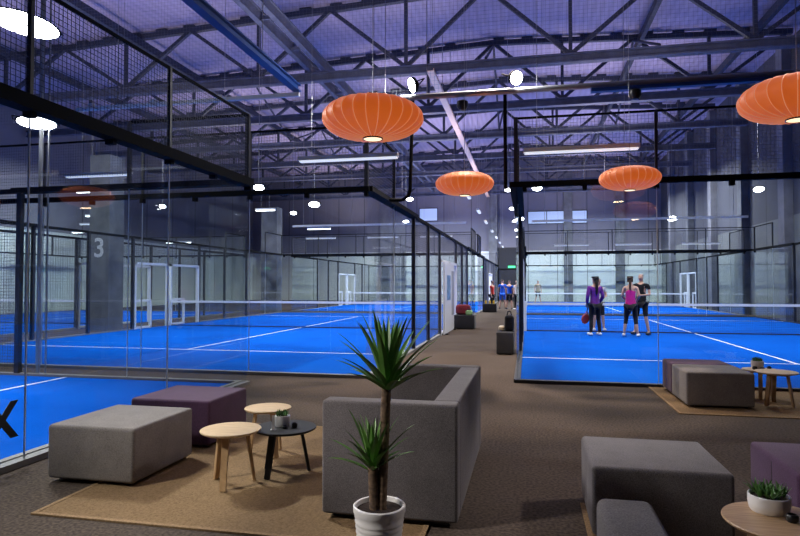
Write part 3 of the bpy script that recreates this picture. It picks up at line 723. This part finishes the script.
tk = trunk((.012,.0,.35),(.034,.02,1.02),.025).build('trunk', M['bark'], t, smooth=True)
crown((.036,.02,1.0), 46, .37, .055, 3, .72).build('leaf_crown', M['leaf'], tk, smooth=True)
tk = trunk((-.022,-.01,.35),(-.032,-.012,.60),.026).build('trunk', M['bark'], t, smooth=True)
crown((-.032,-.012,.60), 26, .27, .050, 11, .78).build('leaf_crown', M['leaf'], tk, smooth=True)

def succulent_pot(x,y,z,r,h,label,n=26,seed=1,bowl=False):
    t = empty('succulent_pot', (x,y,z+.0126)); tag(t, label, 'potted plant', 'small succulents in white pots')
    MB().lathe([(.001,0),(r*.86,0),(r*.93,.008),(r,h*.5),(r,h-.003),(r-.004,h),(r-.008,h-.004),(r-.009,h*.72),(.001,h*.72)],40).build('pot', M['pot'], t)
    MB().lathe([(r-.010,h*.8),(.001,h*.86)],24).build('soil', M['soil'], t)
    random.seed(seed); b = MB()
    for i in range(n):
        a = i*2.4; rr = (r-.015)*math.sqrt(i/n)*.9
        cx, cy = rr*math.cos(a), rr*math.sin(a)
        for k in range(7):
            blade(b, (cx,cy,h*.88), random.uniform(0,6.28), math.radians(random.uniform(35,88)), random.uniform(.04,.065)*(.5+.5*r/.06), .013*(.5+.5*r/.06), .3)
    b.build('succulent_leaves', M['succ'], t, smooth=True)
    return t
succulent_pot(-1.90,4.46,.355,.060,.085,'small white pot of green succulents on the black table',14,4)
succulent_pot(1.11,3.17,.40,.090,.078,'white bowl planter of succulents on the lower right table',16,8)
succulent_pot(2.94,8.72,.365,.075,.10,'small pot with green top on the far table by the court',16,5)
def tealight(x,y,z,label,r=.022,h=.03):
    t = empty('candle_holder', (x,y,z+.0126)); tag(t, label, 'candle holder', 'small black candle holders')
    MB().lathe([(.001,0),(r*.8,0),(r,h*.3),(r,h*.8),(r*.8,h),(r*.68,h),(r*.68,h*.5),(.001,h*.5)],20).build('cup', M['plastic'], t)
    MB().lathe([(.001,h*.5),(r*.6,h*.5),(r*.6,h*.72),(.001,h*.74)],16).build('candle', M['plastic'], t)
for a in ((-1.80,4.46,.355,'black candle holder right beside the small pot, back one',.02,.03),(-1.785,4.43,.355,'rightmost black candle holder on the black table',.022,.034),(-1.845,4.385,.355,'black candle holder just in front of the small pot',.02,.022),
          (1.16,3.045,.40,'black candle holder in front of the white bowl planter',.026,.034),(1.245,3.07,.40,'taller black candle holder at the right picture edge',.032,.055),
          (2.87,8.60,.365,'dark candle holder left of the far pot',.03,.04),(2.955,8.58,.365,'dark candle holder before the far pot',.03,.03),(3.04,8.60,.365,'dark candle holder right of the far pot',.025,.045)):
    tealight(*a)
t = empty('menu_card', (-1.915,4.325,.3676), .2); tag(t, 'slim white upright card standing on the black table before the pot', 'card')
MB().box(-.012,-.002,.004,.012,.002,.11).build('card', M['cardboard'], t)
MB().box(-.02,-.014,0,.02,.014,.005).build('card_base', M['cardboard'], t)

# ------------------------------------------------------------------ corridor things
M['boxdark'] = fabric('black_bench', (.022,.022,.028,1))
def bench(x0,y0,x1,y1,h,label):
    t = empty('bench_cube', ((x0+x1)/2,(y0+y1)/2,0)); tag(t, label, 'bench', 'dark bench blocks along the corridor')
    hx,hy=(x1-x0)/2,(y1-y0)/2
    rbox('bench_block', M['boxdark'], t, -hx,-hy,.02,hx,hy,h,.02,3)
    MB().box(-hx+.05,-hy+.05,0,hx-.05,hy-.05,.03).build('plinth', M['plastic'], t)
bench(-.66,12.78,-.30,13.9,.47,'black bench block on the right side of the corridor, against the court glass')
bench(-2.40,19.7,-1.72,20.4,.46,'dark bench block left in the corridor with a maroon bag on it')
bench(-2.35,31.8,-1.62,32.5,.44,'distant dark bench block in the corridor with yellow bottles')
def bag(x,y,z,sx,sy,sz,m,label,name='sports_bag'):
    t = empty(name,(x,y,z)); tag(t,label,'bag')
    o = rbox('bag_body', m, t, -sx/2,-sy/2,0,sx/2,sy/2,sz,min(sx,sy,sz)*.3,5)
    pts = [(-sx*.25,-sy*.1,sz*.95),(-sx*.15,-sy*.1,sz*1.25),(sx*.15,-sy*.1,sz*1.25),(sx*.25,-sy*.1,sz*.95)]
    MB().path(pts,.012,6).build('bag_handle', M['plastic'], t)
    MB().box(-sx*.3,-sy/2-.006,sz*.2,sx*.3,-sy/2+.01,sz*.55).build('front_pocket', m, t)
M['maroon'] = fabric('maroon_cloth', (.16,.02,.03,1)); M['blackcloth'] = fabric('black_cloth', (.012,.012,.016,1)); M['beige'] = fabric('beige_cloth', (.55,.48,.36,1)); M['green'] = fabric('green_cloth', (.25,.42,.2,1))
bag(-2.12,20.1,.46,.50,.35,.34,M['maroon'],'maroon sports bag on the left corridor bench')
bag(-1.90,19.82,.46,.22,.18,.16,M['green'],'small pale green bag in front of the maroon bag')
bag(-.40,13.25,.47,.20,.4,.34,M['blackcloth'],'black sports bag on the right corridor bench')
o = rbox('folded_towel', M['beige'], None, -.06,-.18,0,.06,.18,.10,.03,3); o.location=(-.57,13.3,.47); tag(o,'crumpled beige towel beside the black sports bag','towel')
M['yellow'] = mat('yellow_plastic',(.8,.5,.03,1),.4)
for k,(x,l) in enumerate(((-2.2,'left yellow bottle on the distant corridor bench'),(-1.98,'middle yellow bottle on the distant corridor bench'),(-1.78,'right yellow bottle on the distant corridor bench'))):
    t = empty('sports_bottle',(x,32.1,.44)); tag(t,l,'bottle','yellow bottles on the distant bench')
    MB().lathe([(.001,0),(.045,0),(.05,.02),(.05,.14),(.03,.18),(.001,.18)],16).build('bottle_body',M['yellow'],t)
    MB().lathe([(.001,.18),(.025,.18),(.025,.22),(.001,.22)],12).build('cap',M['plastic'],t)
# white notice board door beside the first gate
t = empty('notice_board', (-2.40, 17.35, 0)); tag(t, 'tall white notice board standing beside the corridor gate of the middle court', 'notice board')
MB().box(-.03,0,.02,.03,2.25,2.12).build('board', M['white'], t)
M['poster'] = mat('blue_poster',(.15,.3,.5,1),.5,noise=(6,.6))
MB().box(.031,.5,1.0,.036,1.3,1.75).build('poster', M['poster'], t)
M['panelgrey'] = mat('grey_marking',(.35,.37,.4,1),.5)
MB().box(.031,1.6,.5,.036,2.3,1.9).build('grey_panel', M['panelgrey'], t)
for y in (.1,2.1): MB().box(-.12,y,0,.12,y+.08,.04).build('board_foot', M['plastic'], t)
o = MB().box(-.3,0,0,.3,.06,.18).build('exit_sign', M['exit']); o.location=(-1.35,51.84,2.85); tag(o,'small green lit exit sign at the end of the corridor','sign')

# ------------------------------------------------------------------ people
def skin(name, verts, edges, radii, m, parent, sub=1, root=0):
    me = bpy.data.meshes.new(name+'_base'); me.from_pydata([tuple(v) for v in verts], edges, []); me.update()
    o = bpy.data.objects.new(name+'_base', me); C.objects.link(o)
    md = o.modifiers.new('skin','SKIN'); md.use_smooth_shade = True
    if not me.skin_vertices: 
        bm = bmesh.new(); bm.from_mesh(me); bm.verts.layers.skin.verify(); bm.to_mesh(me); bm.free()
    for i, sv in enumerate(me.skin_vertices[0].data):
        r = radii[i]; sv.radius = r if isinstance(r, tuple) else (r, r); sv.use_root = (i == root)
    s = o.modifiers.new('sub','SUBSURF'); s.levels = sub; s.render_levels = sub
    dg = bpy.context.evaluated_depsgraph_get(); dg.update()
    em = bpy.data.meshes.new_from_object(o.evaluated_get(dg))
    bpy.data.objects.remove(o)
    em.name = name; em.materials.clear(); em.materials.append(m)
    em.polygons.foreach_set('use_smooth',[True]*len(em.polygons))
    r = bpy.data.objects.new(name, em); C.objects.link(r); r.parent = parent
    return r
SK = mat('skin',(.62,.36,.26,1),.55)
def person(loc, face, label, h=1.68, shirt=None, sleeve=2, pants=None, pantlen=2, shoe=None, hair=None, hairstyle='short', armL=None, armR=None, stance=.11, female=True):
    """local frame: faces -Y; +X is the person's left"""
    t = empty('person', loc, face); t.scale = (h/1.72,)*3
    tag(t, label, 'person')
    sw = .175 if female else .20; hw = .10
    armL = armL or [(sw+.035,.02,1.13),(sw+.04,-.06,.88)]
    armR = armR or [(-sw-.035,.02,1.13),(-sw-.04,-.06,.88)]
    J = {}
    V=[];E=[];Rr=[]
    def add(p, r, frm=None):
        V.append(Vector(p)); Rr.append(r); 
        if frm is not None: E.append((frm,len(V)-1))
        return len(V)-1
    pel = add((0,0,.94),(.15,.10)); 
    wai = add((0,-.005,1.10),(.12 if female else .135,.085),pel)
    che = add((0,0,1.28),(.145 if female else .165,.10),wai)
    uch = add((0,.0,1.40),(.12,.075),che)
    nek = add((0,.005,1.48),.05,uch)
    nk2 = add((0,-.005,1.53),.05,nek)
    hd1 = add((0,-.015,1.585),(.072,.085),nk2)
    hd2 = add((0,-.005,1.66),(.076,.092),hd1)
    hd3 = add((0,.0,1.705),(.05,.06),hd2)
    hands=[]; arms=[]
    for s, A in ((1,armL),(-1,armR)):
        sh = add((s*sw,0,1.395),.052,uch)
        el = add(A[0],.038,sh); wr = add(A[1],.026,el)
        d = (Vector(A[1])-Vector(A[0])).normalized()
        side = d.cross(Vector((s,0,0))); side = side.normalized() if side.length>.1 else Vector((0,-1,0))
        pm = add(Vector(A[1])+d*.05,(.034,.018),wr)
        kn = add(Vector(A[1])+d*.085,(.036,.016),pm)
        for k in range(4):
            off = side*(k-1.5)*.018; ln=(.055,.068,.064,.05)[k]
            f1 = add(Vector(A[1])+d*(.095+ln*.5)+off,.0085,kn); add(Vector(A[1])+d*(.095+ln)+off+Vector((-s*.014,0,0)),.007,f1)
        th1 = add(Vector(A[1])+d*.05+side*.036,.010,pm); add(Vector(A[1])+d*.085+side*.05,.008,th1)
        arms.append((sh,el,wr)); hands.append(Vector(A[1])+d*.09)
    legs=[]
    for s in (1,-1):
        hp = add((s*hw,0,.86),.088,pel); kn = add((s*(hw+stance*.2),-.015,.48),.055,hp); cf = add((s*(hw+stance*.35),.012,.33),.052,kn); an = add((s*(hw+stance*.6),.02,.09),.034,cf)
        toe = add((s*(hw+stance*.75),-.10,.04),.03,an)
        legs.append((hp,kn,cf,an,toe))
    skin('body', V, E, Rr, SK, t)
    def garment(name, ids, m, grow, cut=None):
        mp = {}; vv=[];rr=[];ee=[]
        if name == 'shirt':
            vv.append(Vector((0,0,.80))); rr.append((.165+grow,.12+grow))
        for i in ids:
            if name == 'shirt' and i == pel: ee.append((0,len(vv)))
            mp[i]=len(vv); vv.append(V[i].copy()); r=Rr[i]; rr.append(tuple(x+grow for x in r) if isinstance(r,tuple) else r+grow)
        for a,c in E:
            if a in mp and c in mp: ee.append((mp[a],mp[c]))
        return skin(name, vv, ee, rr, m, t, 1), mp
    ids=[pel,wai,che,uch]
    if sleeve>=1:
        for (sh,el,wr) in arms: ids += [sh,el] + ([wr] if sleeve==2 else [])
    if sleeve==0:
        for (sh,el,wr) in arms: pass
    if sleeve==1:
        # short sleeves: shorten by placing elbow partway
        save = [(el,V[el].copy()) for _,el,_ in arms]
        for sh,el,wr in arms: V[el] = V[sh].lerp(V[el], .55)
        garment('shirt', ids, shirt, .014)
        for el,p in save: V[el]=p
    else: garment('shirt', ids, shirt, .020)
    pid=[pel]; 
    saves=[]
    for (hp,kn,cf,an,toe) in legs:
        pid += [hp,kn] + ([cf] if pantlen>=1 else []) + ([an] if pantlen>=2 else [])
    z0=V[pel].copy(); V[pel]=Vector((0,0,.92)); 
    garment('shorts' if pantlen==0 else 'trousers', pid, pants, .012 if pantlen==2 else .010); V[pel]=z0
    for s in (1,-1):
        cx = s*(hw+stance*.68)
        o = rbox('shoe', shoe, t, cx-.045,-.17,0.012,cx+.045,.085,.085,.032,4)
    # face
    eye = mat('eye_dark',(.02,.015,.01,1),.4) if 'eye' not in M else M['eye']; M['eye']=eye
    for s in (1,-1):
        b=MB(); b.lathe([(.001,-.006),(.007,-.002),(.007,.003),(.001,.006)],8,(s*.028,-.093,1.63)); b.build('eye',eye,t)
    b=MB(); b.bar((0,-.088,1.635),(0,-.108,1.60),.018,.018); b.build('nose',SK,t)
    b=MB(); b.box(-.02,-.098,1.565,.02,-.088,1.573); b.build('mouth',M['rack_red'],t)
    # hair
    hv=[Vector((0,.018,1.635)),Vector((0,.012,1.70)),Vector((0,.01,1.728))]; hr=[(.082,.085),(.078,.085),(.045,.05)]; he=[(0,1),(1,2)]
    if hairstyle in ('pony','long'):
        hv += [Vector((0,.10,1.64)),Vector((0,.13,1.52)),Vector((0,.125,1.40 if hairstyle=='pony' else 1.30)),Vector((0,.12,1.32 if hairstyle=='pony' else 1.18))]
        w = .032 if hairstyle=='pony' else .05
        hr += [(.045,.04),(w,.03),(w,.028),(.015,.012)]; he += [(0,3),(3,4),(4,5),(5,6)]
    skin('hair', hv, he, hr, hair, t)
    return t, hands
HD = mat('dark_hair',(.012,.009,.008,1),.5); HB = mat('brown_hair',(.06,.03,.018,1),.5); HG = mat('grey_hair',(.35,.31,.28,1),.6)
cP = fabric('violet_shirt',(.16,.03,.28,1)); cF = fabric('fuchsia_top',(.62,.02,.26,1)); cK = fabric('black_sportswear',(.012,.012,.016,1))
cW = fabric('white_shirt',(.6,.6,.62,1)); cR = fabric('red_shirt',(.6,.03,.02,1)); cB = fabric('blue_shirt',(.02,.12,.6,1)); cT = fabric('tan_shirt',(.35,.30,.22,1)); cO = fabric('olive_shorts',(.12,.12,.10,1))
shW = mat('white_shoes',(.8,.8,.82,1),.5); shK = mat('dark_shoes',(.03,.03,.035,1),.5)
def racket(loc, rot, label, m):
    t = empty('padel_racket', loc); t.rotation_euler = rot; tag(t, label, 'racket', 'padel rackets')
    n=28; b=MB(); k=0
    for z in (-.019,.019):
        for i in range(n):
            a=2*PI*i/n; b.v.append((.125*math.cos(a)*(1-.08*(math.sin(a)<0)*abs(math.sin(a))), z, -.32+.14*math.sin(a)))
    b.f.append(tuple(range(n))); b.f.append(tuple(reversed(range(n,2*n))))
    for i in range(n): j=(i+1)%n; b.f.append((i,j,n+j,n+i))
    b.build('racket_head', m, t)
    h=MB()
    for i in range(-2,3):
        for j in range(-2,3): h.tube((i*.035,-.021,-.32+j*.04),(i*.035,.021,-.32+j*.04),.006,6)
    h.build('racket_holes', M['plastic'], t)
    MB().bar((-.05,0,-.21),(-.012,0,-.11),.02,.02).bar((.05,0,-.21),(.012,0,-.11),.02,.02).build('throat', m, t)
    MB().tube((0,0,-.12),(0,0,.04),.016,10).build('grip', M['plastic'], t)
    return t
F = PI  # facing away from the camera
p,h = person((1.86,17.9,.016), F+.35-.9*0, 'woman-like player in a violet long-sleeved top with long dark hair, back to camera', 1.68, cP, 2, cK, 2, shW, HD, 'long',
       armL=[(.235,.03,1.14),(.20,-.10,.93)], armR=[(-.235,.05,1.14),(-.19,-.12,.96)], stance=.06)
p['label'] = 'player in a violet long-sleeved top with long dark hair, back to the camera'
racket((1.66,17.87,.80),(.15,.15,.6),'red-rimmed padel racket hanging from the violet-clad player\'s hand',M['rack_red'])
p,h = person((2.80,17.75,.016), F-.25, 'player in a fuchsia sleeveless top and black leggings, back to the camera', 1.68, cF, 0, cK, 1, shW, HB, 'pony',
       armL=[(.23,-.0,1.14),(.15,-.20,1.05)], armR=[(-.23,.02,1.14),(-.15,-.2,1.02)], stance=.14)
racket((2.80,18.08,1.08),(0,0,.8),'dark padel racket held in front of the fuchsia-clad player',M['rack_blk'])
p,h = person((3.20,18.45,.016), -.55, 'player in a black t-shirt and black shorts with grey hair, facing the camera', 1.76, cK, 1, cK, 0, shK, HG, 'short',
       armL=[(.25,-.02,1.14),(.12,-.24,1.12)], armR=[(-.25,-.03,1.14),(-.10,-.25,1.10)], stance=.16, female=False)
p,h = person((2.17,19.75,.016), .1, 'player in a white shirt half hidden behind the violet-clad player', 1.64, cW, 1, cK, 0, shW, HB, 'short',
       armL=[(.24,-.02,1.14),(.12,-.22,1.10)], stance=.1)
p,h = person((.74,47.0,.016), .2, 'distant player in a tan t-shirt and dark shorts on the farther court', 1.72, cT, 1, cO, 0, shK, HB, 'short', stance=.2, female=False)
p,h = person((-1.95,33.6,0), 1.2, 'person in a red top sitting height beside the distant corridor bench', 1.68, cR, 1, cK, 2, shW, HD, 'short', stance=.1)
p['label']='person in a red top standing in the distant corridor'
p,h = person((-1.50,36.5,0), PI, 'person in a blue shirt walking away, left one of the blue pair', 1.74, cB, 1, cB, 0, shK, HB, 'short', stance=.1, female=False)
p,h = person((-1.08,36.0,0), PI-.2, 'person in a blue shirt walking away, right one of the blue pair', 1.70, cB, 1, cK, 0, shK, HD, 'short', stance=.1)
p,h = person((-.62,35.0,0), -.6, 'person in dark clothes at the right side of the distant corridor', 1.70, cW, 1, cK, 2, shW, HD, 'short', stance=.1)
p['label']='person in a white shirt and dark trousers by the right corridor glass'

# ------------------------------------------------------------------ world & render look
w = bpy.data.worlds.new('world'); sc.world = w; w.use_nodes = True
w.node_tree.nodes['Background'].inputs['Color'].default_value = (.45,.45,.62,1); w.node_tree.nodes['Background'].inputs['Strength'].default_value = .02
sc.view_settings.view_transform = 'Standard'; sc.view_settings.look = 'None'; sc.view_settings.gamma = 1; sc.view_settings.use_curve_mapping = False
sc.view_settings.exposure = 0.0
sc.cycles.transparent_max_bounces = 64; sc.cycles.max_bounces = 8; sc.cycles.diffuse_bounces = 3
sc.cycles.sample_clamp_indirect = 6; sc.cycles.caustics_reflective = False; sc.cycles.caustics_refractive = False
